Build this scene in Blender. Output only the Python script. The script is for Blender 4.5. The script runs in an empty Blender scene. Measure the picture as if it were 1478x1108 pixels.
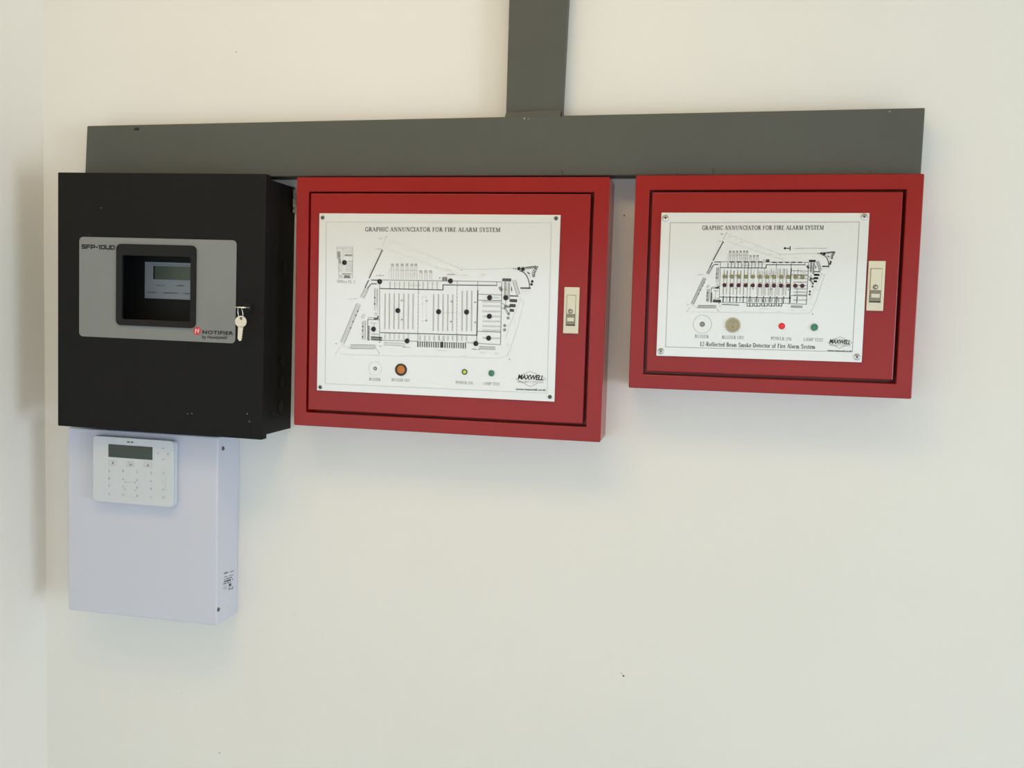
import bpy, math, random
from mathutils import Matrix, Vector
random.seed(7)
scene = bpy.context.scene
COL = scene.collection

# ------------------------------------------------------------------ camera
ZO = 2.036                                   # lifts the measured frame so that the floor is z = 0
CAM = Vector((1.21578, -1.69166, -0.53557 + ZO))
YAW, PITCH, ROLL, FPX = 0.20031, -0.07462, 0.03161, 1323.87
FW = Vector((-math.sin(YAW)*math.cos(PITCH), math.cos(YAW)*math.cos(PITCH), math.sin(PITCH)))
_r = FW.cross(Vector((0, 0, 1))).normalized(); _u = _r.cross(FW)
RT = math.cos(ROLL)*_r + math.sin(ROLL)*_u
UP = -math.sin(ROLL)*_r + math.cos(ROLL)*_u
cd = bpy.data.cameras.new('camera'); co = bpy.data.objects.new('camera', cd); COL.objects.link(co)
cd.sensor_width = 36.0; cd.lens = FPX/1478*36.0; cd.clip_start = 0.01
m3 = Matrix((RT, UP, -FW)).transposed()
co.matrix_world = Matrix.Translation(CAM) @ m3.to_4x4()
scene.camera = co

# ------------------------------------------------------------------ world, lights, exposure
w = bpy.data.worlds.new('sky'); scene.world = w; w.use_nodes = True
bg = w.node_tree.nodes['Background']; bg.inputs[0].default_value = (0.82, 0.91, 1.0, 1); bg.inputs[1].default_value = 1.0
RX0, RX1, RY0, RZ1 = -0.1323, 7.0, -5.0, 2.75    # the room: short left return wall, right wall, front wall, ceiling
RXL, RETURN = -2.6, 1.35                         # the room goes on behind the return wall, which is this deep
OX0, OX1, OZ0, OZ1 = -2.2, 6.6, 0.05, 1.86        # the wide opening in the front wall that lets the day in
SY0, SY1 = -4.8, -1.2                             # a second opening, in the right wall
DAY = (0.73, 0.872, 1.0)

def area(name, loc, target, sx, sy, power, color):
    l = bpy.data.lights.new(name, 'AREA'); l.shape = 'RECTANGLE'; l.size = sx; l.size_y = sy
    l.energy = power; l.color = color
    o = bpy.data.objects.new(name, l); COL.objects.link(o); o.location = loc
    o.rotation_euler = (Vector(target)-Vector(loc)).to_track_quat('-Z', 'Z').to_euler()
    return o
area('daylight_opening', ((OX0+OX1)/2, RY0-0.02, (OZ0+OZ1)/2), ((OX0+OX1)/2, 0, (OZ0+OZ1)/2), OX1-OX0, OZ1-OZ0, 88, DAY)
area('daylight_side_opening', (RX1+0.02, (SY0+SY1)/2, (OZ0+OZ1)/2), (0, (SY0+SY1)/2, (OZ0+OZ1)/2), SY1-SY0, OZ1-OZ0, 420, DAY)
CEIL_LAMPS = ((0.62, -1.15),)            # a warm ceiling lamp; its light sits in its builder below
CEIL_W, CEIL_RGB = 12.0, (1.0, 0.62, 0.22)
vs = scene.view_settings
vs.view_transform = 'Standard'; vs.look = 'None'; vs.gamma = 1.0; vs.use_curve_mapping = False
vs.exposure = -0.63

# ------------------------------------------------------------------ materials
MATS = {}
def srgb(c):
    return tuple((x/255/12.92 if x/255 <= .04045 else ((x/255+.055)/1.055)**2.4) for x in c)
def mat(name, rgb, rough=.5, metal=0.0, coat=0.0, var=0.0, scale=30.0, bump=0.0, bscale=200.0, spec=.5, emit=0.0):
    if name in MATS: return MATS[name]
    m = bpy.data.materials.new(name); m.use_nodes = True
    nt = m.node_tree; b = nt.nodes['Principled BSDF']
    c = srgb(rgb)
    b.inputs['Base Color'].default_value = (*c, 1); b.inputs['Roughness'].default_value = rough
    b.inputs['Metallic'].default_value = metal; b.inputs['Coat Weight'].default_value = coat
    b.inputs['Coat Roughness'].default_value = .14; b.inputs['Coat IOR'].default_value = 2.0; b.inputs['Specular IOR Level'].default_value = spec
    tc = nt.nodes.new('ShaderNodeTexCoord')
    if var > 0:
        n = nt.nodes.new('ShaderNodeTexNoise'); n.inputs['Scale'].default_value = scale; n.inputs['Detail'].default_value = 5
        nt.links.new(tc.outputs['Object'], n.inputs['Vector'])
        r = nt.nodes.new('ShaderNodeValToRGB')
        r.color_ramp.elements[0].position = .3; r.color_ramp.elements[1].position = .7
        r.color_ramp.elements[0].color = (*[x*(1-var) for x in c], 1); r.color_ramp.elements[1].color = (*[min(1, x*(1+var)) for x in c], 1)
        nt.links.new(n.outputs['Fac'], r.inputs['Fac']); nt.links.new(r.outputs['Color'], b.inputs['Base Color'])
    if bump > 0:
        n = nt.nodes.new('ShaderNodeTexNoise'); n.inputs['Scale'].default_value = bscale; n.inputs['Detail'].default_value = 3
        nt.links.new(tc.outputs['Object'], n.inputs['Vector'])
        bp = nt.nodes.new('ShaderNodeBump'); bp.inputs['Strength'].default_value = bump; bp.inputs['Distance'].default_value = .002
        nt.links.new(n.outputs['Fac'], bp.inputs['Height']); nt.links.new(bp.outputs['Normal'], b.inputs['Normal'])
    if emit > 0:
        b.inputs['Emission Color'].default_value = (*c, 1); b.inputs['Emission Strength'].default_value = emit
    MATS[name] = m
    return m
M_WALL = mat('wall_paint', (234, 233, 229), .75, var=.012, scale=2.2, bump=.10, bscale=60)
M_CEIL = mat('ceiling_paint', (214, 194, 152), .9)
M_FLOOR = mat('floor_tile', (226, 229, 230), .4, var=.05, scale=3)
M_RED = mat('red_enamel', (150, 31, 27), .2, var=.05, scale=7, bump=.06, bscale=60, spec=.3)
M_BLACK = mat('black_enamel', (17, 17, 18), .62, var=.06, scale=9, bump=.15, bscale=700, spec=.22)
M_BLACK_IN = mat('black_inside', (18, 19, 21), .7)
M_BEZEL = mat('black_plastic', (26, 26, 27), .55, spec=.25)
M_GREY = mat('grey_overlay', (128, 132, 132), .5)
M_DUCT = mat('duct_grey', (87, 89, 84), .62, spec=.3, var=.05, scale=6)
M_DUCT_IN = mat('duct_slot_dark', (28, 29, 27), .8)
M_WHITEBOX = mat('white_powder_coat', (203, 206, 221), .45, var=.01, scale=4)
M_KEYPAD = mat('keypad_plastic', (203, 209, 217), .4)
M_LCD = mat('lcd_dark_green', (60, 72, 68), .25)
M_LCD2 = mat('lcd_green', (104, 116, 100), .3)
M_BOARD = mat('display_board_grey', (176, 184, 190), .5)
M_PLATE = mat('white_acrylic', (224, 225, 223), .18, coat=1.0)
M_INK = mat('ink_black', (26, 27, 28), .6)
M_INK2 = mat('ink_dark_grey', (84, 86, 84), .6)
M_INK3 = mat('ink_mid_grey', (138, 140, 137), .6)
M_INK4 = mat('ink_light_grey', (184, 187, 183), .6)
M_INK5 = mat('ink_faint_grey', (207, 210, 206), .6)
M_STEEL = mat('bright_steel', (205, 203, 196), .25, 1.0)
M_DARKSTEEL = mat('dark_steel', (110, 110, 104), .4, .8)
M_LOCK = mat('nickel_lock', (222, 214, 192), .42, .35)
M_LOCK2 = mat('lock_button_grey', (140, 133, 118), .4, .5)
M_BRASS = mat('key_nickel', (214, 200, 174), .32, .7)
M_ORANGE = mat('orange_lens', (196, 118, 40), .3)
M_GREEN = mat('green_button', (62, 130, 98), .35)
M_REDBTN = mat('red_button', (236, 52, 58), .35)
M_LEDRED = mat('dark_red_lens', (84, 24, 38), .25)
M_LEDZONE = mat('zone_lens', (54, 24, 30), .25)
M_LEDBLK = mat('black_lens', (34, 28, 30), .25)
M_LEDYEL = mat('olive_lens', (150, 150, 98), .3)
M_LEDGRN = mat('yellow_green_lens', (188, 205, 60), .2, emit=.25)
M_SWTAN = mat('tan_switch', (178, 171, 142), .4)
M_SWTAN2 = mat('tan_rocker', (166, 158, 130), .4)
M_LOGORED = mat('logo_red', (214, 40, 54), .5)
M_LOGOWHT = mat('logo_white', (236, 222, 222), .5)
M_SPECK = mat('dark_speck', (52, 48, 46), .8)
M_CHIP = mat('paint_chip', (170, 170, 165), .8)
M_FILM = mat('silver_film', (190, 190, 188), .25, .6)
M_LAMP = mat('lamp_diffuser', (255, 236, 200), .5, emit=2.0)
M_LAMPBODY = mat('lamp_body_white', (225, 225, 222), .5)

# ------------------------------------------------------------------ helpers
class MB:
    def __init__(s): s.v = []; s.f = []; s.m = []; s.mats = []
    def mi(s, m):
        if m not in s.mats: s.mats.append(m)
        return s.mats.index(m)
    def poly(s, pts, m):
        b = len(s.v); s.v += [tuple(p) for p in pts]; s.f.append(list(range(b, b+len(pts)))); s.m.append(s.mi(m))
    def mesh(s, vs_, fs, m):
        b = len(s.v); s.v += [tuple(p) for p in vs_]; k = s.mi(m)
        for f in fs: s.f.append([b+i for i in f]); s.m.append(k)
    def box(s, x0, x1, y0, y1, z0, z1, m):
        V = [(x0,y0,z0),(x1,y0,z0),(x1,y1,z0),(x0,y1,z0),(x0,y0,z1),(x1,y0,z1),(x1,y1,z1),(x0,y1,z1)]
        s.mesh(V, [(0,3,2,1),(4,5,6,7),(0,1,5,4),(1,2,6,5),(2,3,7,6),(3,0,4,7)], m)
    def prism(s, pts, yf, yb, m):                      # outline counter-clockwise in (x, z); front towards -y
        n = len(pts)
        V = [(p[0], yf, p[1]) for p in pts] + [(p[0], yb, p[1]) for p in pts]
        F = [list(range(n)), list(range(2*n-1, n-1, -1))]
        F += [(i, n+i, n+(i+1) % n, (i+1) % n) for i in range(n)]
        s.mesh(V, F, m)
    def ring(s, po, pi, yf, yb, m, yfi=None):             # frame between two outlines with equal point counts
        n = len(po); yfi = yf if yfi is None else yfi
        V = [(p[0], yf, p[1]) for p in po] + [(p[0], yfi, p[1]) for p in pi] + [(p[0], yb, p[1]) for p in po] + [(p[0], yb, p[1]) for p in pi]
        F = []
        for i in range(n):
            j = (i+1) % n
            F += [(i, j, n+j, n+i), (i, 2*n+i, 2*n+j, j), (n+i, n+j, 3*n+j, 3*n+i), (2*n+i, 3*n+i, 3*n+j, 2*n+j)]
        s.mesh(V, F, m)
    def lathe(s, cx, cz, prof, m, n=20, ax='y', cap=True):   # prof: (radius, offset along axis), from base to tip
        V = []; F = []
        for r, y in prof:
            for i in range(n):
                a = 2*math.pi*i/n
                if ax == 'y': V.append((cx+r*math.cos(a), y, cz+r*math.sin(a)))
                else: V.append((y, cx+r*math.cos(a), cz+r*math.sin(a)))
        for k in range(len(prof)-1):
            for i in range(n):
                j = (i+1) % n
                F.append((k*n+i, k*n+j, (k+1)*n+j, (k+1)*n+i))
        if cap: F.append([(len(prof)-1)*n+i for i in range(n)])
        s.mesh(V, F, m)
    def disc(s, cx, cz, r, y, m, n=20):
        s.poly([(cx+r*math.cos(2*math.pi*i/n), y, cz+r*math.sin(2*math.pi*i/n)) for i in range(n)], m)
    def line(s, pts, wd, y, m):                        # flat ink line in a plane y = const
        for (a, b) in zip(pts[:-1], pts[1:]):
            dx, dz = b[0]-a[0], b[1]-a[1]; l = math.hypot(dx, dz) or 1e-9
            nx, nz = -dz/l*wd/2, dx/l*wd/2; ex, ez = dx/l*wd*.25, dz/l*wd*.25
            s.poly([(a[0]-nx-ex, y, a[1]-nz-ez), (b[0]-nx+ex, y, b[1]-nz+ez), (b[0]+nx+ex, y, b[1]+nz+ez), (a[0]+nx-ex, y, a[1]+nz-ez)], m)
    def tube(s, pts, r, m, n=8, closed=False):
        P = [Vector(p) for p in pts]; N = len(P); V = []; F = []
        for i in range(N):
            t = (P[(i+1) % N]-P[i-1]) if closed else (P[min(i+1, N-1)]-P[max(i-1, 0)])
            t.normalize(); a = t.orthogonal().normalized()
            ref = Vector((1, 0, 0)) if abs(t.x) < .9 else Vector((0, 0, 1))
            a = (ref-ref.dot(t)*t).normalized(); b = t.cross(a)
            for k in range(n):
                q = 2*math.pi*k/n; V.append(P[i]+a*r*math.cos(q)+b*r*math.sin(q))
        for i in range(N if closed else N-1):
            j = (i+1) % N
            for k in range(n): F.append((i*n+k, i*n+(k+1) % n, j*n+(k+1) % n, j*n+k))
        s.mesh(V, F, m)
    def build(s, name, parent=None, bevel=0.0, smooth=False, seg=2, kind=None):
        me = bpy.data.meshes.new(name); me.from_pydata(s.v, [], s.f)
        for m in s.mats: me.materials.append(m)
        for i, p in enumerate(me.polygons): p.material_index = s.m[i]
        if smooth:
            for p in me.polygons: p.use_smooth = True
        me.update()
        o = bpy.data.objects.new(name, me); COL.objects.link(o)
        if parent is not None: o.parent = parent
        if bevel > 0:
            b = o.modifiers.new('bevel', 'BEVEL'); b.width = bevel; b.segments = seg; b.limit_method = 'ANGLE'; b.angle_limit = math.radians(40)
        if kind: o['kind'] = kind
        return o
def tag(o, label, cat, group=None):
    o['label'] = label; o['category'] = cat
    if group: o['group'] = group
    return o
def lab(o, label): o['label'] = label; return o
def dup(o, parent, loc):
    c = o.copy(); COL.objects.link(c); c.parent = parent; c.location = loc; return c
def rrect(x0, x1, z0, z1, r, n=5):
    P = []
    for (cx, cz, a0) in ((x1-r, z1-r, 0), (x0+r, z1-r, 90), (x0+r, z0+r, 180), (x1-r, z0+r, 270)):
        for k in range(n+1):
            a = math.radians(a0+90*k/n); P.append((cx+r*math.cos(a), cz+r*math.sin(a)))
    return P
def ray(px, py): return FW + (px-739)/FPX*RT - (py-554)/FPX*UP
def on_y(px, py, y):
    d = ray(px, py); return CAM + d*((y-CAM.y)/d.y)
def on_x(px, py, x):
    d = ray(px, py); return CAM + d*((x-CAM.x)/d.x)
class Mount:
    """a thing fixed to the back wall: an Empty at the middle of its bottom edge, on the wall, tilted a little as measured"""
    def __init__(s, name, x0, x1, z0, z1, roll, depth, label, cat, group=None):
        s.w, s.h, s.d, s.roll = x1-x0, z1-z0, depth, roll
        cx, cz = (x0+x1)/2, (z0+z1)/2+ZO; dz = -s.h/2
        s.o = Vector((cx-dz*math.sin(roll), 0, cz+dz*math.cos(roll)))
        e = bpy.data.objects.new(name, None); COL.objects.link(e); e.empty_display_size = .05
        e.location = s.o; e.rotation_euler = (0, -roll, 0); s.e = e
        tag(e, label, cat, group)
    def loc(s, P):
        d = P-s.o; c, k = math.cos(s.roll), math.sin(s.roll)
        return (d.x*c+d.z*k, d.y, -d.x*k+d.z*c)
    def L(s, px, py, depth):                           # measured point on the plane `depth` in front of the wall
        q = s.loc(on_y(px, py, -depth)); return (q[0], q[2])
    def S(s, px, py, x):                               # measured point on a side face at world x
        q = s.loc(on_x(px, py, x)); return (q[1], q[2])
    def rect(s, tl, tr, br, bl, depth):
        a, b, c, d = [s.L(*p, depth) for p in (tl, tr, br, bl)]
        return ((a[0]+d[0])/2, (b[0]+c[0])/2, (c[1]+d[1])/2, (a[1]+b[1])/2)
PXM = 1.27e-3                                          # metres per pixel at the wall, about

# ---- lettering: sans from the built-in font, serif from strokes
def sans(body, bold=0.0, shear=0.0, space=1.0):
    c = bpy.data.curves.new('t', 'FONT'); c.body = body; c.size = 1; c.offset = bold; c.shear = shear; c.space_character = space
    c.resolution_u = 3
    o = bpy.data.objects.new('t', c); COL.objects.link(o)
    dg = bpy.context.evaluated_depsgraph_get(); dg.update()
    me = bpy.data.meshes.new_from_object(o.evaluated_get(dg))
    V = [(v.co.x, v.co.y) for v in me.vertices]; F = [list(p.vertices) for p in me.polygons]
    G = []
    for f in F:
        ar = sum(V[f[i]][0]*V[f[(i+1) % len(f)]][1]-V[f[(i+1) % len(f)]][0]*V[f[i]][1] for i in range(len(f)))
        G.append(f if ar > 0 else f[::-1])
    bpy.data.objects.remove(o); bpy.data.curves.remove(c); bpy.data.meshes.remove(me)
    return V, G
def put_text(mb, VF, a, b, height, y, m):
    """lays outline text so its bounding box runs from a to b along its middle line, `height` tall"""
    V, F = VF
    x0, x1 = min(v[0] for v in V), max(v[0] for v in V); z0, z1 = min(v[1] for v in V), max(v[1] for v in V)
    L = math.hypot(b[0]-a[0], b[1]-a[1]); c, k = (b[0]-a[0])/L, (b[1]-a[1])/L
    P = []
    for (x, z) in V:
        u = (x-x0)/(x1-x0)*L; v = ((z-z0)/(z1-z0)-.5)*height
        P.append((a[0]+u*c-v*k, y, a[1]+u*k+v*c))
    mb.mesh(P, F, m)
def arc(cx, cy, rx, ry, a0, a1, n=9):
    return [(cx+rx*math.cos(math.radians(a0+(a1-a0)*i/n)), cy+ry*math.sin(math.radians(a0+(a1-a0)*i/n))) for i in range(n+1)]
TK, TN = .15, .065
def G_(wd, *st): return (wd, st)
def S_(*xs, y=0): return [([(x-.12, y+(.03 if y == 0 else -.03)), (x+.12, y+(.03 if y == 0 else -.03))], TN) for x in xs]
GL = {
 'A': G_(.78, ([(.08,0),(.38,1)], TN), ([(.36,1),(.68,0)], TK), ([(.2,.36),(.56,.36)], TN), *S_(.08,.68)),
 'B': G_(.64, ([(.16,0),(.16,1)], TK), (arc(.3,.76,.22,.24,90,-90), TK*.8), (arc(.3,.27,.28,.27,90,-90), TK*.8), ([(.05,.97),(.3,.97)], TN), ([(.16,.52),(.3,.52)], TN), ([(.05,.03),(.3,.03)], TN)),
 'C': G_(.72, (arc(.42,.5,.34,.48,40,320,16), TK*.8), ([(.68,.68),(.68,.95)], TN)),
 'D': G_(.78, ([(.16,0),(.16,1)], TK), (arc(.32,.5,.36,.47,90,-90,12), TK*.85), ([(.05,.97),(.34,.97)], TN), ([(.05,.03),(.34,.03)], TN)),
 'E': G_(.62, ([(.16,0),(.16,1)], TK), ([(.05,.97),(.54,.97)], TN), ([(.16,.52),(.44,.52)], TN), ([(.05,.03),(.58,.03)], TN), ([(.54,.97),(.54,.82)], TN), ([(.57,.03),(.57,.2)], TN)),
 'F': G_(.58, ([(.16,0),(.16,1)], TK), ([(.05,.97),(.54,.97)], TN), ([(.16,.52),(.42,.52)], TN), ([(.54,.97),(.54,.80)], TN), *S_(.16)),
 'G': G_(.8, (arc(.42,.5,.34,.48,45,300,16), TK*.8), ([(.68,.06),(.68,.42)], TK), ([(.56,.42),(.79,.42)], TN), ([(.67,.7),(.67,.95)], TN)),
 'H': G_(.84, ([(.18,0),(.18,1)], TK), ([(.66,0),(.66,1)], TK), ([(.18,.52),(.66,.52)], TN), *S_(.18,.66), *S_(.18,.66,y=1)),
 'I': G_(.36, ([(.18,0),(.18,1)], TK), *S_(.18), *S_(.18,y=1)),
 'K': G_(.76, ([(.16,0),(.16,1)], TK), ([(.2,.45),(.6,.98)], TN), ([(.3,.56),(.66,0)], TK), *S_(.16,.66), *S_(.16,.58,y=1)),
 'L': G_(.6, ([(.16,0),(.16,1)], TK), ([(.05,.03),(.56,.03)], TN), ([(.55,.03),(.55,.28)], TN), *S_(.16,y=1)),
 'M': G_(.98, ([(.14,0),(.16,1)], TN), ([(.18,1),(.48,.05)], TK), ([(.48,.05),(.8,1)], TN), ([(.82,0),(.82,1)], TK), *S_(.14,.82), *S_(.14,.84,y=1)),
 'N': G_(.86, ([(.16,0),(.16,1)], TN), ([(.16,1),(.68,.02)], TK), ([(.68,0),(.68,1)], TN), *S_(.16), *S_(.12,.68,y=1)),
 'O': G_(.84, (arc(.42,.5,.34,.48,0,360,22), TK*.75)),
 'P': G_(.62, ([(.16,0),(.16,1)], TK), (arc(.3,.73,.25,.25,90,-90), TK*.8), ([(.05,.97),(.3,.97)], TN), ([(.16,.48),(.3,.48)], TN), *S_(.16)),
 'R': G_(.74, ([(.16,0),(.16,1)], TK), (arc(.3,.75,.24,.23,90,-90), TK*.8), ([(.05,.97),(.3,.97)], TN), ([(.16,.52),(.3,.52)], TN), ([(.34,.5),(.66,.03)], TK), *S_(.16,.66)),
 'S': G_(.58, (arc(.29,.74,.2,.24,30,250,10), TK*.75), (arc(.29,.26,.22,.25,80,-150,10), TK*.75), ([(.48,.78),(.48,.97)], TN), ([(.08,.04),(.08,.24)], TN)),
 'T': G_(.7, ([(.35,0),(.35,1)], TK), ([(.05,.97),(.65,.97)], TN), ([(.05,.97),(.05,.76)], TN), ([(.65,.97),(.65,.76)], TN), *S_(.35)),
 'U': G_(.84, ([(.18,1),(.18,.3)], TK), (arc(.42,.3,.24,.28,180,360), TN*1.3), ([(.66,.3),(.66,1)], TN), *S_(.18,.66,y=1)),
 'W': G_(1.08, ([(.1,1),(.32,.02)], TK), ([(.32,.02),(.52,.9)], TN), ([(.5,1),(.74,.02)], TK), ([(.74,.02),(.96,1)], TN), *S_(.12,.5,.94,y=1)),
 'X': G_(.76, ([(.12,1),(.62,0)], TK), ([(.64,1),(.12,0)], TN), *S_(.12,.62), *S_(.14,.62,y=1)),
 'Y': G_(.74, ([(.1,1),(.38,.46)], TK), ([(.66,1),(.38,.46)], TN), ([(.38,.5),(.38,0)], TK), *S_(.38), *S_(.12,.64,y=1)),
 'Z': G_(.66, ([(.08,.97),(.58,.97)], TN), ([(.56,.97),(.1,.03)], TK), ([(.06,.03),(.6,.03)], TN), ([(.08,.97),(.08,.76)], TN), ([(.6,.03),(.6,.26)], TN)),
 '1': G_(.5, ([(.25,0),(.25,1)], TK), ([(.1,.86),(.25,.98)], TN), *S_(.25)),
 '2': G_(.56, (arc(.28,.74,.2,.24,160,-30,9), TK*.75), ([(.46,.62),(.08,.06)], TN), ([(.06,.05),(.52,.05)], TK*.8)),
 '-': G_(.4, ([(.06,.34),(.34,.34)], TN*1.3)),
 ' ': G_(.32),
 'a': G_(.5, (arc(.22,.46,.16,.18,150,0,7), TN*1.4), ([(.38,.46),(.38,.04)], TK*.9), (arc(.24,.18,.15,.15,30,330,9), TN*1.3)),
 'c': G_(.48, (arc(.28,.32,.2,.31,50,310,12), TK*.7)),
 'd': G_(.56, (arc(.25,.32,.19,.3,0,360,14), TK*.65), ([(.43,0),(.43,1)], TK*.85)),
 'e': G_(.5, (arc(.27,.32,.2,.31,0,310,14), TK*.7), ([(.08,.36),(.46,.36)], TN)),
 'f': G_(.36, ([(.16,0),(.16,.8)], TK*.9), (arc(.28,.8,.12,.18,180,40,6), TN*1.3), ([(.04,.6),(.32,.6)], TN), *S_(.16)),
 'i': G_(.28, ([(.14,0),(.14,.62)], TK*.9), ([(.14,.8),(.14,.94)], TK), *S_(.14)),
 'k': G_(.56, ([(.13,0),(.13,1)], TK*.9), ([(.16,.26),(.44,.6)], TN), ([(.24,.36),(.48,.02)], TK*.8), *S_(.13,.46)),
 'l': G_(.28, ([(.14,0),(.14,1)], TK*.9), *S_(.14)),
 'm': G_(.84, ([(.13,0),(.13,.62)], TK*.9), (arc(.27,.44,.14,.18,180,0,6), TN*1.3), ([(.41,.44),(.41,0)], TK*.9), (arc(.55,.44,.14,.18,180,0,6), TN*1.3), ([(.69,.44),(.69,0)], TK*.9), *S_(.13,.41,.69)),
 'o': G_(.54, (arc(.27,.32,.2,.31,0,360,16), TK*.7)),
 'r': G_(.42, ([(.13,0),(.13,.62)], TK*.9), (arc(.29,.42,.15,.19,180,50,6), TK*.7), *S_(.13)),
 's': G_(.42, (arc(.21,.47,.13,.15,30,250,7), TK*.65), (arc(.21,.16,.14,.15,80,-150,7), TK*.65)),
 't': G_(.36, ([(.16,.1),(.16,.82)], TK*.9), (arc(.25,.12,.09,.1,180,330,5), TN*1.3), ([(.03,.6),(.32,.6)], TN)),
 'y': G_(.54, ([(.08,.62),(.28,.04)], TK*.8), ([(.48,.62),(.2,-.24)], TN), *S_(.1,.46,y=.65)),
}
def serif(mb, body, a, b, cap, y, m, wt=1.0):
    """serif line of text: baseline-middle from a to b (cap letters `cap` tall, centred on that line)"""
    adv = [GL[ch][0]+.07 for ch in body]; tot = sum(adv)
    L = math.hypot(b[0]-a[0], b[1]-a[1]); c, k = (b[0]-a[0])/L, (b[1]-a[1])/L; sx = L/tot; x = 0
    for ch, ad in zip(body, adv):
        for pts, wd in GL[ch][1]:
            Q = []
            for (px, pz) in pts:
                u = (x+px)*sx; v = (pz-.5)*cap
                Q.append((a[0]+u*c-v*k, a[1]+u*k+v*c))
            mb.line(Q, wd*wt*min(sx, cap)*1.05, y, m)
        x += ad
def micro(mb, a, b, h, y, m, fill=.62):
    """a line of print too small to read: a run of tiny upright dashes"""
    L = math.hypot(b[0]-a[0], b[1]-a[1]); n = max(3, int(L/(h*.62))); rnd = random.Random(int(a[0]*1e5))
    for i in range(n):
        if rnd.random() < .12: continue
        t = (i+.1)/n; t2 = (i+.1+fill)/n; hh = h*(.6+.4*rnd.random())
        x0, z0 = a[0]+(b[0]-a[0])*t, a[1]+(b[1]-a[1])*t; x1, z1 = a[0]+(b[0]-a[0])*t2, a[1]+(b[1]-a[1])*t2
        mb.poly([(x0, y, z0-hh/2), (x1, y, z1-hh/2), (x1, y, z1+hh/2), (x0, y, z0+hh/2)], m)

# ------------------------------------------------------------------ the room
def struct(name, mb, **k):
    o = mb.build(name, **k); o['kind'] = 'structure'; return o
t = .15
mb = MB(); mb.box(RXL-t, RX1+t, 0, t, -.1, RZ1, M_WALL); wall = struct('wall_back', mb)
mb = MB(); mb.box(RX0-t, RX0, -RETURN, 0, -.1, RZ1, M_WALL); struct('wall_left', mb)
mb = MB(); mb.box(RXL-t, RXL, RY0-t, 0, -.1, RZ1, M_WALL); struct('wall_far_left', mb)
mb = MB(); mb.box(RX1, RX1+t, RY0-t, SY0, -.1, RZ1, M_WALL); mb.box(RX1, RX1+t, SY1, 0, -.1, RZ1, M_WALL); mb.box(RX1, RX1+t, SY0, SY1, OZ1, RZ1, M_WALL); mb.box(RX1, RX1+t, SY0, SY1, -.1, OZ0-.03, M_WALL); struct('wall_right', mb)
mb = MB()
mb.box(RXL, OX0, RY0-t, RY0, -.1, RZ1, M_WALL); mb.box(OX1, RX1, RY0-t, RY0, -.1, RZ1, M_WALL)
mb.box(OX0, OX1, RY0-t, RY0, OZ1, RZ1, M_WALL); mb.box(OX0, OX1, RY0-t, RY0, -.1, OZ0-.03, M_WALL)
struct('wall_front', mb)
mb = MB(); mb.box(RXL-t, RX1+t, RY0-t, t, -.15, 0, M_FLOOR); struct('floor', mb)
mb = MB(); mb.box(RXL-t, RX1+t, RY0-t, t, RZ1, RZ1+.12, M_CEIL); struct('ceiling', mb)
# ceiling lamps, out of the picture
for i, (lx, ly) in enumerate(CEIL_LAMPS):
    e = bpy.data.objects.new('ceiling_lamp', None); COL.objects.link(e); e.location = (lx, ly, RZ1)
    tag(e, 'flat white panel lamp under the ceiling, in front of the cabinets', 'lamp')
    c = MB(); c.box(-.60, .60, -.30, .30, -.045, -.0005, M_LAMPBODY); c.build('housing', e, bevel=.004)
    c = MB(); c.box(-.58, .58, -.28, .28, -.060, -.045, M_LAMP); c.build('diffuser', e, bevel=.006)
    area('lamp_light', (lx, ly, RZ1-.07), (lx, ly, 0), 1.16, .56, CEIL_W, CEIL_RGB)
# flecks of dirt on the wall
for (px, py, r) in ((341, 75, 1.0), (900, 975, 1.3), (897, 971, .7), (317, 1086, .9), (901, 311, 1.1), (425, 887, .6), (262, 1000, .5)):
    p = on_y(px, py, 0); s = MB(); n = 7
    V = [(p.x+r*PXM*random.uniform(.7, 1.2)*math.cos(i*2*math.pi/n), -.0006, p.z+r*PXM*random.uniform(.7, 1.3)*math.sin(i*2*math.pi/n)) for i in range(n)]
    s.poly(V, M_SPECK); s.build('dirt_fleck', wall)

# ------------------------------------------------------------------ cable trunking
DD = .05
def trunk(name, corners, depth, label):
    P = [on_y(px, py, -depth) for px, py in corners]          # TL TR BR BL
    cx = (P[2].x+P[3].x)/2; cz = (P[2].z+P[3].z)/2
    e = bpy.data.objects.new(name, None); COL.objects.link(e); e.location = (cx, 0, cz); tag(e, label, 'trunking')
    Q = [(p.x-cx, p.z-cz) for p in P]
    return e, Q, cx, cz
e, Q, cx, cz = trunk('cable_trunking', ((125.5, 181.5), (1335.5, 155.4), (1329.5, 250.0), (122.2, 266.5)), DD, 'long horizontal grey metal cable trunking above the black and red cabinets')
Q[3] = (Q[3][0], -.2882+ZO-cz); Q[2] = (Q[2][0], -.2822+ZO-cz)
c = MB(); c.prism([Q[3], Q[2], Q[1], Q[0]], -DD, -.012, M_DUCT); c.build('cover', e, bevel=.002)
c = MB(); ins = .003
c.prism([(Q[3][0]+ins, Q[3][1]+ins), (Q[2][0]-ins, Q[2][1]+ins), (Q[1][0]-ins, Q[1][1]-ins), (Q[0][0]+ins, Q[0][1]-ins)], -.012, -.0005, M_DUCT); c.build('tray', e)
def HL(px, py): p = on_y(px, py, -DD); return (p.x-cx, p.z-cz)
a = HL(197.5, 186); c = MB(); c.prism(rrect(a[0]-.0062, a[0]+.0062, a[1]-.0035, a[1]+.0035, .0034), -DD-.0005, -DD+.004, M_DUCT); o = c.build('slot_rim', e)
c = MB(); c.prism(rrect(a[0]-.0054, a[0]+.0054, a[1]-.0027, a[1]+.0020, .0022), -DD-.0009, -DD+.001, M_DUCT_IN); lab(c.build('slot', e), 'small dark oval slot')
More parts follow.
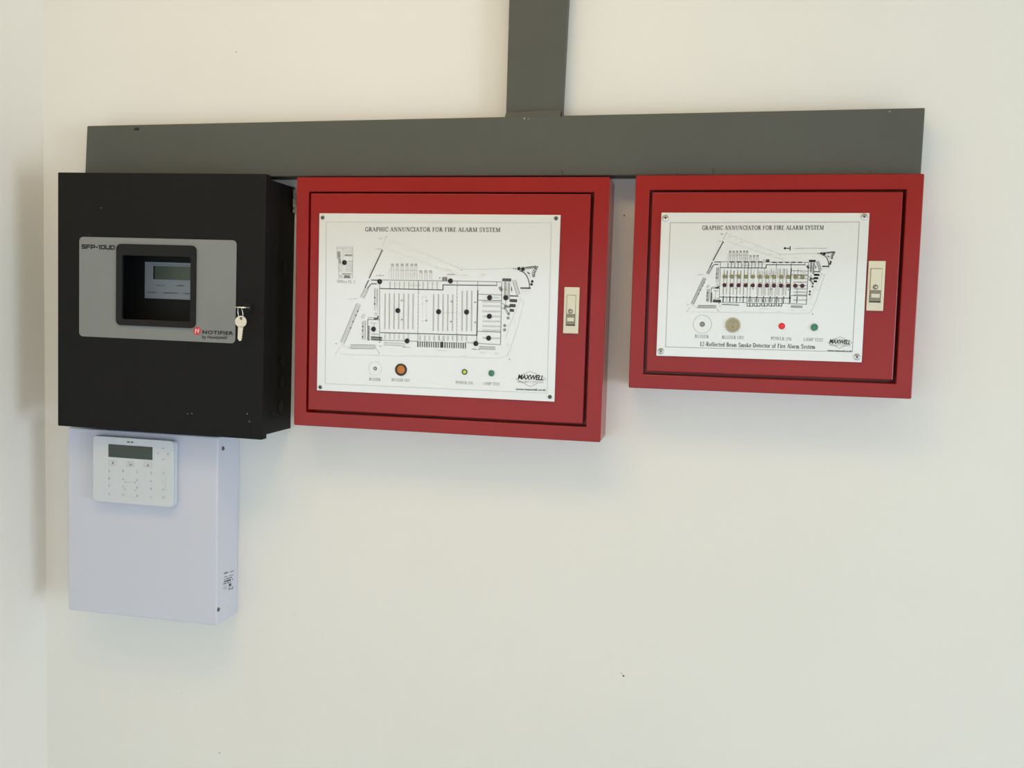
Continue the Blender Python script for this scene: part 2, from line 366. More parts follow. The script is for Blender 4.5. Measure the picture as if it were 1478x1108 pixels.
for pts in (((811, 246), (813.5, 256)), ((1029, 243.5), (1030, 246), (1029.5, 249)), ((977, 250), (978, 254)), ((778, 253), (779.5, 255.5)), ((1255, 246), (1257, 249))):
    c = MB(); c.line([HL(*p) for p in pts], .0011, -DD-.0004, M_INK); lab(c.build('pencil_mark', e), 'short dark installer mark')
for p, r in (((757, 171), .0016), ((763, 171.5), .001), ((1284, 161), .0012), ((1331, 219), .0012)):
    q = HL(*p); c = MB(); c.disc(q[0], q[1], r, -DD-.0004, M_CHIP, 7); c.build('paint_chip', e)
VD = .030
e2, Q2, vx, vz = trunk('cable_trunking', ((736.0, -40), (821.5, -40), (811.0, 160), (730.3, 164)), VD, 'vertical grey metal cable trunking rising from the horizontal run')
zt = RZ1-vz-.001                                        # the run goes on up to the ceiling
kx0 = (Q2[0][0]-Q2[3][0])/(Q2[0][1]-Q2[3][1]); kx1 = (Q2[1][0]-Q2[2][0])/(Q2[1][1]-Q2[2][1])
zb = on_y(770, 174, -DD).z-vz+.001
P4 = [(Q2[3][0]+kx0*(zb-Q2[3][1]), zb), (Q2[2][0]+kx1*(zb-Q2[2][1]), zb), (Q2[2][0]+kx1*(zt-Q2[2][1]), zt), (Q2[3][0]+kx0*(zt-Q2[3][1]), zt)]
c = MB(); c.prism(P4, -VD, -.006, M_DUCT); c.build('cover', e2, bevel=.0015)
c = MB(); i2 = .0025; c.prism([(P4[0][0]+i2, P4[0][1]), (P4[1][0]-i2, P4[1][1]), (P4[2][0]-i2, P4[2][1]), (P4[3][0]+i2, P4[3][1])], -.006, -.0005, M_DUCT); c.build('tray', e2)
def VL(px, py): p = on_y(px, py, -VD); return (p.x-vx, p.z-vz)
for (px, py) in ((738.5, 73.5), (809.8, 70.5)):
    a = VL(px, py); c = MB()
    c.ring(rrect(a[0]-.0042, a[0]+.0042, a[1]-.009, a[1]+.009, .0040), rrect(a[0]-.0032, a[0]+.0032, a[1]-.0078, a[1]+.0078, .003), -VD-.0006, -VD+.001, M_DUCT)
    lab(c.build('knockout', e2), 'oval knockout outline')
# folded tab that laps from the horizontal run onto the vertical one
c = MB()
pa, pb = on_y(727.5, 173.2, -DD), on_y(811.5, 169.6, -DD); pc, pd_ = on_y(811.5, 158.5, -DD+.006), on_y(730.3, 162.5, -DD+.006)
F4 = [Vector((p.x-cx, p.y, p.z-cz)) for p in (pa, pb, pc, pd_)]
B4 = [v+Vector((0, .0015, .0)) for v in F4]
V = F4+B4
c.mesh(V, [(0,1,2,3), (7,6,5,4), (0,4,5,1), (1,5,6,2), (2,6,7,3), (3,7,4,0)], M_DUCT)
c.build('lap_tab', e)
c = MB(); q0, q1 = HL(810.6, 161.5), HL(809.6, 168.5); c.line([q0, q1], .0018, -DD-.0006, M_DUCT_IN); lab(c.build('tab_slit', e), 'short dark slit at the fold')

# ------------------------------------------------------------------ black fire panel
BD = .134
_p = [on_y(px, py, -BD) for px, py in ((84, 248.3), (384.5, 251.2), (378, 634.4), (83, 614.4))]
Bk = Mount('fire_alarm_panel', (_p[0].x+_p[3].x)/2, (_p[1].x+_p[2].x)/2, (_p[2].z+_p[3].z)/2-ZO, (_p[0].z+_p[1].z)/2-ZO, -0.00628, BD, 'black steel fire alarm control cabinet with grey overlay and recessed display', 'control panel')
D = Bk.d; hw = Bk.w/2; H = Bk.h; LIP = .018; OV = .006
ov = Bk.rect((115.5, 341.4), (342, 347), (339.6, 495.7), (114.4, 484.8), D)
bz = Bk.rect((168.3, 352.2), (282.9, 354.6), (281.5, 473.2), (166.8, 468.6), D+.004)
wi = Bk.rect((174.8, 369), (273.8, 369.8), (273.3, 465), (174.8, 459), D+.004)
hole = rrect(wi[0], wi[1], wi[2], wi[3], .003)
c = MB(); c.ring(rrect(-hw, hw, 0, H, .0015), hole, -D, -D+.0025, M_BLACK); door = c.build('door', Bk.e, bevel=.001)
c = MB(); c.ring(rrect(-hw, hw, 0, H, .0015), rrect(-hw+.0015, hw-.0015, .0015, H-.0015, .0008), -D+.0025, -D+LIP, M_BLACK); c.build('door_lip', door)
c = MB()
bo = rrect(-hw+OV, hw-OV, OV, H-OV, .001); bi = rrect(-hw+OV+.0015, hw-OV-.0015, OV+.0015, H-OV-.0015, .0006)
c.ring(bo, bi, -D+.004, -.0005, M_BLACK)
c.box(-hw+OV, hw-OV, -.0025, -.0005, OV, H-OV, M_BLACK_IN); body = c.build('cabinet_body', Bk.e)
# knockouts pressed in the side
XS = Bk.o.x+hw-OV
for (px, py, r) in ((410.5, 386, .0135), (407.4, 520, .013), (407, 552, .013), (405.6, 587, .0145), (398, 353, .004), (394, 596, .005), (392, 378, .003)):
    y_, z_ = Bk.S(px, py, XS); c = MB()
    c.lathe(y_, z_, [(r, hw-OV-.0002), (r, hw-OV+.0008), (r*.86, hw-OV+.0008), (r*.86, hw-OV-.0002)], M_BLACK, 20, 'x', cap=False)
    c.poly([(hw-OV+.0003, y_+r*.86*math.cos(i*math.pi/8), z_+r*.86*math.sin(i*math.pi/8)) for i in range(16)], M_BLACK_IN)
    c.build('knockout', body)
# grey overlay with lettering
c = MB(); c.ring(rrect(ov[0], ov[1], ov[2], ov[3], .008), rrect(bz[0]+.002, bz[1]-.002, bz[2]+.002, bz[3]-.002, .008), -D-.0012, -D+.0002, M_GREY)
over = c.build('overlay', Bk.e); lab(over, 'grey rounded overlay printed with lettering')
def BL_(px, py): return Bk.L(px, py, D+.0012)
yi = -D-.0016
c = MB()
WIDE = {'S': (1.5, [[(1.42,.88),(.25,.88),(.12,.78),(.12,.6),(.25,.5),(1.2,.5),(1.34,.4),(1.34,.22),(1.2,.12),(.06,.12)]]),
        'F': (1.35, [[(.12,0),(.12,.88),(1.3,.88)], [(.12,.46),(1.15,.46)]]),
        'P': (1.5, [[(.12,0),(.12,.88),(1.22,.88),(1.36,.78),(1.36,.48),(1.22,.38),(.12,.38)]]),
        '-': (.8, [[(.08,.45),(.72,.45)]]),
        '1': (.65, [[(.06,.88),(.42,.88),(.42,0)]]),
        '0': (1.5, [[(.25,.88),(1.22,.88),(1.36,.78),(1.36,.22),(1.22,.12),(.25,.12),(.12,.22),(.12,.78),(.25,.88)]]),
        'U': (1.5, [[(.12,1),(.12,.22),(.25,.12),(1.22,.12),(1.36,.22),(1.36,1)]]),
        'D': (1.5, [[(.12,.12),(.12,.88),(1.1,.88),(1.36,.68),(1.36,.32),(1.1,.12),(.0,.12)]])}
pa_, pb_ = BL_(118, 355.7), BL_(165.8, 357.1); xx = 0; word = 'SFP-10UD'; tot_ = sum(WIDE[ch][0]+.2 for ch in word)-.2
Lw_ = pb_[0]-pa_[0]; sl_ = (pb_[1]-pa_[1])/Lw_; sc_ = Lw_/tot_; hh_ = .0082
for ch in word:
    for st in WIDE[ch][1]:
        c.line([(pa_[0]+(xx+u)*sc_, pa_[1]+sl_*(xx+u)*sc_+(v-.5)*hh_) for u, v in st], .0021, yi, M_INK)
    xx += WIDE[ch][0]+.2
lab(c.build('model_lettering', over), 'bold black lettering SFP-10UD')
c = MB(); put_text(c, sans('NOTIFIER', .036, 0, 1.12), BL_(292.3, 479), BL_(337, 480.8), .0068, yi, M_INK); lab(c.build('brand_lettering', over), 'bold black lettering NOTIFIER')
c = MB(); put_text(c, sans('by Honeywell', .008), BL_(291.8, 486.8), BL_(327.6, 487.6), .0086, yi, M_INK); lab(c.build('maker_lettering', over), 'small lettering by Honeywell')
c = MB(); a = BL_(284.7, 477.4); R = .0074
c.disc(a[0], a[1], R, yi, M_LOGORED, 28)
k = R*.42
c.line([(a[0]-k, a[1]-k*1.35), (a[0]-k, a[1]+k*1.3)], R*.20, yi-.0003, M_LOGOWHT)
c.line([(a[0]-k, a[1]+k*1.3), (a[0]+k*.1, a[1]+k*.2), (a[0]+k, a[1]-k*1.3)], R*.20, yi-.0003, M_LOGOWHT)
c.line([(a[0]+k, a[1]-k*1.3), (a[0]+k, a[1]+k*1.35)], R*.20, yi-.0003, M_LOGOWHT)
lab(c.build('round_emblem', over), 'red disc with a white letter N')
# raised bezel and the display deep inside
c = MB(); n5 = 5
po = rrect(bz[0], bz[1], bz[2], bz[3], .009)
po = [(x, z+(.0022*(1-((x-(bz[0]+bz[1])/2)/((bz[1]-bz[0])/2))**2) * (1 if z > (bz[2]+bz[3])/2 else -1))) for x, z in po]
# extra points along top and bottom give the bezel its slight bow
pi_ = rrect(wi[0], wi[1], wi[2], wi[3], .003)
c.ring(po, pi_, -D-.005, -D+.004, M_BEZEL, yfi=-D-.002)
bezel = c.build('bezel', Bk.e, bevel=.0008); lab(bezel, 'black moulded bezel around the viewing window')
# window hood: the dark tunnel behind the bezel, flaring to the board
c = MB(); yb = -.045
HB = [Bk.L(px, py, .045) for px, py in ((150, 350), (330, 352), (330, 470), (150, 466))]
deep = [(wi[1], wi[3]), (wi[0], wi[3]), (wi[0], wi[2]), (wi[1], wi[2])]
hx0, hx1, hz0, hz1 = HB[0][0], HB[1][0], HB[2][1], HB[0][1]
c.box(hx0-.03, hx1+.06, yb, yb+.002, hz0-.03, hz1+.03, M_BLACK_IN); c.build('inner_plate', body)
bl = [Bk.L(px, py, .047) for px, py in ((209, 377.3), (273.8, 380), (273, 432.6), (208.6, 430))]
brd = (bl[0][0], bl[1][0]+.05, (bl[2][1]+bl[3][1])/2, (bl[0][1]+bl[1][1])/2)
c = MB(); c.box(brd[0], brd[1], -.0465, yb, brd[2], brd[3], M_BOARD); board = c.build('display_board', Bk.e); lab(board, 'grey display board behind the window')
def DL(px, py): return Bk.L(px, py, .047)
l0, l1 = DL(222, 383.5), DL(273, 404.5)
lcdr = (l0[0], l1[0]+.035, l1[1], l0[1])
c = MB(); c.ring(rrect(lcdr[0]-.003, lcdr[1]+.003, lcdr[2]-.002, lcdr[3]+.002, .001), rrect(*lcdr, .001), -.0495, -.0465, M_BOARD); c.build('display_frame', board)
c = MB(); c.box(lcdr[0], lcdr[1], -.0475, -.0462, lcdr[2], lcdr[3], M_LCD2); c.box(lcdr[0], lcdr[0]+.0028, -.0485, -.0466, lcdr[2], lcdr[3], M_INK); lab(c.build('lcd', board), 'dull green liquid crystal display')  # black bar at the left edge is the frame's shadow, painted in
c = MB()
for x0, x1, y0, y1 in ((226, 237, 411.5, 412), (254, 267, 412, 412.5), (213, 226, 421.5, 422), (236, 256, 422.5, 423), (266, 280, 423.5, 424)):
    micro(c, DL(x0, y0), DL(x1, y1), .0028, -.0470, M_INK2)
c.build('board_lettering', board)
# lock
def KL(px, py, d=D): return Bk.L(px, py, d)
a = KL(358.5, 443.8)
c = MB(); c.lathe(a[0], a[1], [(.0085, -D+.002), (.0085, -D-.003), (.0076, -D-.0042), (.0058, -D-.0042), (.0056, -D-.003)], M_BEZEL, 24); c.box(a[0]-.0042, a[0]+.0042, -D-.0034, -D-.0029, a[1]-.0006, a[1]+.0006, M_BLACK_IN)
lab(c.build('lock_cylinder', Bk.e), 'round black key lock')
for px, py, r in ((146, 300, .7), (271, 597, .8), (277, 596.5, .9), (357, 597, 1.0), (360, 608, .9), (129, 339, .5)):
    q = KL(px, py); c = MB(); c.disc(q[0], q[1], r*PXM*.8, -D-.0004, M_CHIP, 6); c.build('paint_chip', door)
# torn silver film at the back edge of the side
c = MB(); rnd = random.Random(3); V = []
for i in range(12):
    zz = H-OV-.004-i*.0042
    for j in range(3): V.append((hw-OV+.0012+rnd.uniform(.0, .004), -.016+j*.006+rnd.uniform(-.0015, .0015), zz+rnd.uniform(-.001, .001)))
c.mesh(V, [(i*3+j, i*3+j+1, i*3+j+4, i*3+j+3) for i in range(11) for j in range(2)], M_FILM); lab(c.build('torn_film', body), 'crumpled strip of torn silver film')

# ------------------------------------------------------------------ keys hanging in the lock
Lw = Bk.o + Vector((0, 0, 0))
def BW(u, y, v):
    k_ = Bk.roll; return Vector((Bk.o.x+u*math.cos(k_)-v*math.sin(k_), y, Bk.o.z+u*math.sin(k_)+v*math.cos(k_)))
def key_mesh(thick):
    """key along -z: round bow with a hole at the top, notched blade below; origin at the hole"""
    c = MB(); n = 28; R = .0105; hr = .0026; cz_ = -.0055
    o_, i_ = [], []
    for k_ in range(n):
        a_ = math.pi/2+2*math.pi*k_/n
        o_.append((R*math.cos(a_), cz_+R*math.sin(a_))); i_.append((hr*math.cos(a_), hr*math.sin(a_)))
    c.ring(o_, i_, -thick/2, thick/2, M_BRASS)
    bl_ = [(-.0045, cz_-R+.002), (-.0045, -.036), (-.0015, -.0405), (.0005, -.0405), (.0030, -.0385), (.0024, -.036), (.0040, -.0345), (.0028, -.032), (.0040, -.030), (.0030, -.0275), (.0044, -.0255), (.0036, -.0225), (.0045, -.0205), (.0045, cz_-R+.002)]
    c.prism(bl_, -thick/2, thick/2, M_BRASS)
    return c
kd = D+.030                                             # the ring hangs this far in front of the wall
p0 = BW(*((a[0], -D-.0030, a[1])))
c = key_mesh(.0020); k1 = c.build('key'); tag(k1, 'key inserted in the lock of the black panel, its bow lying flat', 'key')
k1.location = p0+Vector((0, -.0295, 0)); k1.rotation_euler = (math.radians(90), 0, 0)
# turn the key so that the bow points out of the lock and lies flat
k1.rotation_mode = 'XYZ'; k1.rotation_euler = (math.radians(90), 0, math.radians(0))
hp = on_y(348.0, 459.6, -kd)
c = key_mesh(.0021); k2 = c.build('key'); tag(k2, 'loose key hanging from the ring beside the grey overlay', 'key')
k2.location = hp; k2.rotation_euler = (0, math.radians(2), math.radians(8))
top = p0+Vector((0, -.0295, 0))
ringc = (hp+top)/2; rr = (top-hp).length/2+.0012
ax = (top-hp).normalized(); sd = Vector((.42, .0, 0)).normalized()
c = MB(); c.tube([ringc+ax*rr*math.cos(q)+sd*rr*.42*math.sin(q) for q in [2*math.pi*i/24 for i in range(24)]], .0008, M_STEEL, 6, True)
kr = c.build('key_ring', smooth=True); tag(kr, 'thin steel key ring joining the two keys', 'key ring')

# ------------------------------------------------------------------ white enclosure
Wb = Mount('alarm_enclosure', -0.0118, 0.31626, -1.15842, -0.7865, -0.00117, 0.08746, 'white metal alarm enclosure fixed below the black panel', 'enclosure')
hw = Wb.w/2; H = Wb.h; D = Wb.d
c = MB(); c.box(-hw+.002, hw-.002, -.012, -.0005, .002, H-.002, M_WHITEBOX); c.build('back_tray', Wb.e)
c = MB(); c.box(-hw, hw, -D, -.006, 0, H, M_WHITEBOX); cov = c.build('cover', Wb.e, bevel=.003, seg=3)
XS = Wb.o.x+hw
scr = None
for (px, py) in ((321.4, 647.1), (314.9, 879.3)):
    y_, z_ = Wb.S(px, py, XS)
    c = MB(); c.lathe(0, 0, [(.0042, -.0005), (.0042, .0010), (.0034, .0020), (.0020, .0021)], M_DARKSTEEL, 16, 'x'); c.box(.0019, .0024, -.0026, .0026, -.0005, .0005, M_INK)
    if scr is None: scr = c.build('screw', cov); scr.location = (hw, y_, z_)
    else: dup(scr, cov, (hw, y_, z_))
# print on the side
c = MB()
def side_line(a_, b_, hh, m, micro_=True):
    (y0, z0), (y1, z1) = Wb.S(*a_, XS), Wb.S(*b_, XS); rnd = random.Random(int(a_[1]*7)); n = 9
    for i in range(n):
        if micro_ and rnd.random() < .15: continue
        t0, t1 = i/n, (i+(.75 if micro_ else 1.0))/n; h2 = hh*(rnd.uniform(.6, 1) if micro_ else 1)
        A = (y0+(y1-y0)*t0, z0+(z1-z0)*t0); B = (y0+(y1-y0)*t1, z0+(z1-z0)*t1)
        c.poly([(hw+.0004, A[0], A[1]-h2/2), (hw+.0004, B[0], B[1]-h2/2), (hw+.0004, B[0], B[1]+h2/2), (hw+.0004, A[0], A[1]+h2/2)], m)
side_line((323, 827.5), (329, 825.5), .0042, M_INK2); side_line((332, 825.5), (336.5, 823.5), .0030, M_INK3)
side_line((322, 833), (337, 829), .0020, M_INK3); side_line((323.5, 836.3), (335, 832.5), .0026, M_INK2)
side_line((323, 839.3), (336, 835.6), .0034, M_INK); side_line((322, 842.5), (333, 839.3), .0026, M_INK2)
for k_ in range(4): side_line((321.5, 846+1.5*k_), (327.5, 844+1.5*k_), .0012, M_INK4)
side_line((330, 844.3), (333.5, 843.2), .0058, M_INK2, False)
side_line((329.5, 849.8), (332.8, 848.8), .0052, M_INK3); side_line((334, 849.5), (336.5, 846.5), .0060, M_INK3)
lab(c.build('rating_print', cov), 'small block of black rating print')

# ------------------------------------------------------------------ keypad on the white enclosure
KD = D+.017
kr_ = [on_y(px, py, -KD) for px, py in ((134.2, 629.0), (250.6, 635.6), (249.2, 731.6), (133.6, 723.6))]
x0 = (kr_[0].x+kr_[3].x)/2; x1 = (kr_[1].x+kr_[2].x)/2; z1 = (kr_[0].z+kr_[1].z)/2; z0 = (kr_[2].z+kr_[3].z)/2
Kp = Mount('alarm_keypad', x0, x1, z0-ZO, z1-ZO, -.004, KD, 'pale grey alarm keypad with dark display on the white enclosure', 'keypad')
Kp.e.location.y = -D
hw = Kp.w/2; H = Kp.h; T = KD-D
c = MB(); c.prism(rrect(-hw-.0005, hw+.0005, .0005, H-.0005, .008), -T*.62, -.0002, M_KEYPAD); c.build('back_housing', Kp.e, bevel=.002)
c = MB(); c.prism(rrect(-hw, hw, 0, H, .008), -T, -T*.66, M_KEYPAD); fp = c.build('front_plate', Kp.e, bevel=.0012)
def PL(px, py): return Kp.L(px, py, KD)
a = [PL(156.7, 641), PL(220.1, 644.6), PL(220.1, 663.1), PL(156.7, 659.6)]
r = ((a[0][0]+a[3][0])/2, (a[1][0]+a[2][0])/2, (a[2][1]+a[3][1])/2, (a[0][1]+a[1][1])/2)
c = MB(); c.box(r[0], r[1], -T-.0006, -T+.001, r[2], r[3], M_LCD); lab(c.build('display', fp), 'dark green blank display')
yk = -T-.0004
def kz(x, y): return PL(120+x/8.52, 615+y/8.52)
c = MB()
micro(c, kz(541, 192), kz(617, 197), .0036, yk, M_INK2, .85); c.build('brand_print', fp)
for i, (x, y) in enumerate(((367, 450), (580, 462), (797, 472))):
    p = kz(x, y); c = MB()
    c.ring(rrect(p[0]-.0082, p[0]+.0082, p[1]-.0050, p[1]+.0050, .0012), rrect(p[0]-.0075, p[0]+.0075, p[1]-.0043, p[1]+.0043, .0008), yk, -T+.0005, M_INK4)
    if i == 0: c.line([(p[0]-.002, p[1]+.002), (p[0]+.002, p[1]), (p[0]-.002, p[1]-.002)], .0012, yk, M_INK3); c.line([(p[0], p[1]+.003), (p[0], p[1]-.003)], .0008, yk, M_INK3)
    elif i == 1: c.line([(p[0]-.003, p[1]+.003), (p[0]-.001, p[1]-.002), (p[0]+.003, p[1]-.002), (p[0]+.003, p[1]+.001)], .0013, yk, M_INK3)
    else: c.poly([(p[0]-.003, yk, p[1]-.003), (p[0]+.003, yk, p[1]-.003), (p[0], yk, p[1]+.0025)], M_INK3)
    c.build('soft_key', fp)
KEYS = [('A', 322, 545), ('B', 322, 640), ('C', 322, 732), ('D', 322, 832), ('1', 492, 550), ('4', 492, 650), ('7', 492, 745), ('2', 665, 560), ('5', 665, 658), ('8', 665, 755), ('0', 665, 853), ('3', 835, 575), ('6', 835, 672), ('9', 835, 768)]
TX = {}
for ch, x, y in KEYS:
    p = kz(x, y); c = MB()
    put_text(c, sans(ch), (p[0]-(.0014 if ch != '1' else .0008), p[1]), (p[0]+(.0014 if ch != '1' else .0008), p[1]), .0046, yk, M_INK3); c.build('key_symbol', fp)
def ksym(x, y, *lines):
    p = kz(x, y); c = MB()
    for l in lines: c.line([(p[0]+u*.001, p[1]+v*.001) for u, v in l], .0008, yk, M_INK4)
    c.build('key_symbol', fp)
ksym(490, 838, [(-2.5, 2), (-1, -1), (2, -2.4)], [(-1, 2.5), (2.4, .5), (2.4, -2)])
ksym(835, 865, [(-1.8, -.4), (-.4, -2), (2, 2)])
ksym(985, 272, [(-2, -.8), (0, 1.4), (2, -.8), (-2, -.8)]); ksym(985, 405, [(-2, .8), (0, -1.4), (2, .8), (-2, .8)])
ksym(918, 333, [(.8, 2), (-1.4, 0), (.8, -2), (.8, 2)]); ksym(1045, 342, [(-.8, 2), (1.4, 0), (-.8, -2), (-.8, 2)])
ksym(987, 580, [(-2, 1.6), (-.5, -1), (2.4, -1.4), (2.4, 1), (0, 2)]); ksym(985, 680, [(0, 1.6), (0, -1.6)], [(-1, 0), (1, 0)])
ksym(983, 775, [(-1.4, -1.4), (1.4, -1.4), (0, 1.6), (-1.4, -1.4)]); ksym(988, 873, [(-2.4, 1.6), (-2.4, -1.6), (1, -1.6), (2.6, 0), (1, 1.6), (-2.4, 1.6)])
p, q = kz(515, 686), kz(640, 690); c = MB(); c.line([p, q], .0005, yk, M_INK4)
for x, y in ((515, 686), (640, 690), (513, 775), (642, 786)): d_ = kz(x, y); c.disc(d_[0], d_[1], .0012, yk, M_INK3, 8)
c.build('key_guide_print', fp); c = MB(); p, q = kz(1015, 620), kz(1010, 800); c.line([p, q], .0004, yk, M_INK4); c.build('key_guide_print', fp)

# ------------------------------------------------------------------ red graphic annunciators
def lens(name, parent, pos, y, r, ring_m, lens_m, dome=.6, rw=.22):
    c = MB()
    c.lathe(0, 0, [(r, .0005), (r, -.0012), (r*(1-rw*.4), -.0018), (r*(1-rw), -.0018), (r*(1-rw), -.0008)], ring_m, 18, cap=False)
    q = r*(1-rw)
    c.lathe(0, 0, [(q, -.0006), (q*.94, -.0006-q*dome*.35), (q*.72, -.0006-q*dome*.72), (q*.4, -.0006-q*dome*.94), (q*.1, -.0006-q*dome)], lens_m, 18)
    o = c.build(name, parent); o.location = (pos[0], y, pos[1]); return o
def cabinet(name, rect, roll, gap, face, plate, lock, label):
    A = Mount(name, *rect, roll, .085, label, 'annunciator')
    hw, H, D = A.w/2, A.h, A.d
    g = A.rect(*gap, D); f = A.rect(*face, D-.001); p = A.rect(*plate, D+.002)
    c = MB(); c.ring(rrect(-hw, hw, 0, H, .003), rrect(*g, .0008), -D, -.0005, M_RED)
    A.body = c.build('cabinet_body', A.e, bevel=.0016)
    c = MB(); c.box(g[0]-.005, g[1]+.005, -D+.028, -D+.030, g[2]-.005, g[3]+.005, M_RED); c.build('back_panel', A.body)
    c = MB(); c.box(f[0], f[1], -D+.001, -D+.018, f[2], f[3], M_RED); A.door = c.build('door', A.e, bevel=.0016)
    c = MB(); c.box(p[0], p[1], -D-.002, -D+.001, p[2], p[3], M_PLATE); A.plate = c.build('graphic_plate', A.e, bevel=.0004)
    lab(A.plate, 'white glossy plate with printed site plan and indicator lamps')
    A.yp = -D-.002; A.p = p
    # flush lever lock
    (tl, tr, br, bl), (pad, btn, kh) = lock
    r = A.rect(tl, tr, br, bl, D+.002)
    c = MB(); c.box(r[0], r[1], -D-.0025, -D+.001, r[2], r[3], M_LOCK); lk = c.build('lever_lock', A.e, bevel=.0006); lab(lk, 'pale nickel flush lever lock')
    def sub(box): return (r[0]+box[0]*(r[1]-r[0]), r[0]+box[1]*(r[1]-r[0]), r[3]-box[3]*(r[3]-r[2]), r[3]-box[2]*(r[3]-r[2]))
    s = sub((pad[0]-.03, pad[1]+.03, pad[2]-.012, btn[3]+.006)); c = MB(); c.box(s[0], s[1], -D-.0027, -D, s[2], s[3], M_LOCK2); c.build('lock_recess', lk)
    s = sub(pad); c = MB(); c.box(s[0], s[1], -D-.0042, -D-.002, s[2], s[3], M_LOCK); c.build('lever', lk, bevel=.0006)
    s = sub(btn); c = MB(); c.box(s[0], s[1], -D-.0034, -D-.002, s[2], s[3], M_LOCK2); c.box(s[0]+.002, s[1]-.002, -D-.0040, -D-.003, s[2]+.4*(s[3]-s[2]), s[3]-.25*(s[3]-s[2]), M_LOCK)
    c.box(s[0], s[1], -D-.0037, -D-.003, s[2], s[2]+.09*(s[3]-s[2]), M_INK); b_ = c.build('push_button', lk, bevel=.0003); lab(b_, 'grey push button')
    s = sub((kh[0], kh[0], kh[1], kh[1])); c = MB()
    c.lathe(s[0], s[2], [(.0040, -D-.004), (.0040, -D-.0052), (.0032, -D-.0054)], M_DARKSTEEL, 18); c.disc(s[0]+.0004, s[2]-.0002, .0022, -D-.0056, M_LOCK, 14); c.box(s[0]-.0004, s[0]+.0004, -D-.0058, -D-.005, s[2]-.0016, s[2]+.0018, M_INK)
    c.build('keyhole', lk)
    return A
def plate_screws(A, pts, r, m):
    first = None
    for px, py in pts:
        q = A.L(px, py, .087)
        if first is None:
            c = MB(); c.lathe(0, 0, [(r, .0004), (r, -.0006), (r*.85, -.0014), (r*.45, -.0018), (r*.1, -.0019)], m, 18)
            for k_ in (0, 1):
                dx, dz = (r*.5, r*.11) if k_ else (r*.11, r*.5)
                c.box(-dx, dx, -.0021, -.0015, -dz, dz, M_INK)
            first = c.build('screw', A.plate); first.location = (q[0], A.yp, q[1])
        else:
            o = dup(first, A.plate, (q[0], A.yp, q[1])); o.rotation_euler = (0, random.uniform(0, 1.5), 0)
def border(A, corners, m, wd):
    P = [A.L(px, py, .087) for px, py in corners]; c = MB(); c.line(P+P[:1], wd, A.yp-.0003, m); c.build('border_line', A.plate)
def text_part(A, name, body, p0, p1, hpx, m, wt=1.0, label=None):
    c = MB(); serif(c, body, A.L(*p0, .087), A.L(*p1, .087), hpx*1.22e-3, A.yp-.0003, m, wt)
    o = c.build(name, A.plate)
    if label: lab(o, label)
def logo(A, mx, dia, sec, url, hpx):
    c = MB(); y = A.yp-.0003; k_ = 1.22e-3
    c.line([A.L(*q, .087) for q in dia[0]], .0007, y, M_INK3); c.line([A.L(*q, .087) for q in dia[1]], .0007, y, M_INK3)
    put_text(c, sans('MAXWELL', .030, .22, .92), A.L(*mx[0], .087), A.L(*mx[1], .087), hpx*k_, y-.0001, M_INK)
    put_text(c, sans('SECURITY SYSTEM'), A.L(*sec[0], .087), A.L(*sec[1], .087), hpx*.36*k_, y-.0001, M_INK3)
    put_text(c, sans('www.maxwell.co.th', .020), A.L(*url[0], .087), A.L(*url[1], .087), hpx*.44*k_, y-.0001, M_INK)
    lab(c.build('maker_logo', A.plate), 'black MAXWELL logo in a diamond with web address')

class Plan:
    """the printed site plan; coordinates as measured on the larger plate, T carries them to the smaller one"""
    def __init__(s, A, T, k, dark): s.A, s.T, s.k, s.dark = A, T, k, dark; s.c = MB(); s.y = A.yp-.0003
    def P(s, p): return s.A.L(*s.T(p), .087)
    def ink(s, t): return (M_INK, M_INK2, M_INK3, M_INK4, M_INK5)[max(0, min(4, t-s.dark))]
    def ln(s, t, wd, *pts): s.c.line([s.P(p) for p in pts], wd*s.k*1.25e-3, s.y-(4-t)*.00004, s.ink(t))
    def dash(s, t, wd, a, b, n, duty=.6):
        for i in range(n):
            u0, u1 = i/n, (i+duty)/n
            s.ln(t, wd, (a[0]+(b[0]-a[0])*u0, a[1]+(b[1]-a[1])*u0), (a[0]+(b[0]-a[0])*u1, a[1]+(b[1]-a[1])*u1))
    def hatch(s, t, a, b, wd, n, lw=.7, edge=True, slant=0.0):
        dx, dy = b[0]-a[0], b[1]-a[1]; l = math.hypot(dx, dy); nx, ny = -dy/l*wd/2, dx/l*wd/2
        if edge:
            s.ln(t, lw, (a[0]+nx, a[1]+ny), (b[0]+nx, b[1]+ny)); s.ln(t, lw, (a[0]-nx, a[1]-ny), (b[0]-nx, b[1]-ny))
        for i in range(n+1):
            u = i/n; cx_, cy_ = a[0]+dx*u, a[1]+dy*u; sx, sy = dx/n*slant, dy/n*slant
            s.ln(t, lw, (cx_+nx-sx, cy_+ny-sy), (cx_-nx+sx, cy_-ny+sy))
    def dot(s, t, p, r):
        q = s.P(p); s.c.disc(q[0], q[1], r*s.k*1.25e-3, s.y-.0002, s.ink(t), 9)
    def circ(s, t, p, r, lw=.6): s.ln(t, lw, *[(p[0]+r*math.cos(i*math.pi/5), p[1]+r*math.sin(i*math.pi/5)) for i in range(11)])
    def word(s, t, a, b, h): micro(s.c, s.P(a), s.P(b), h*s.k*1.25e-3, s.y, s.ink(t))
    def star(s, t, p, r):
        for i in range(4):
            a = i*math.pi/4+.2; s.ln(t, 1.3, (p[0]-r*math.cos(a), p[1]-r*math.sin(a)), (p[0]+r*math.cos(a), p[1]+r*math.sin(a)))
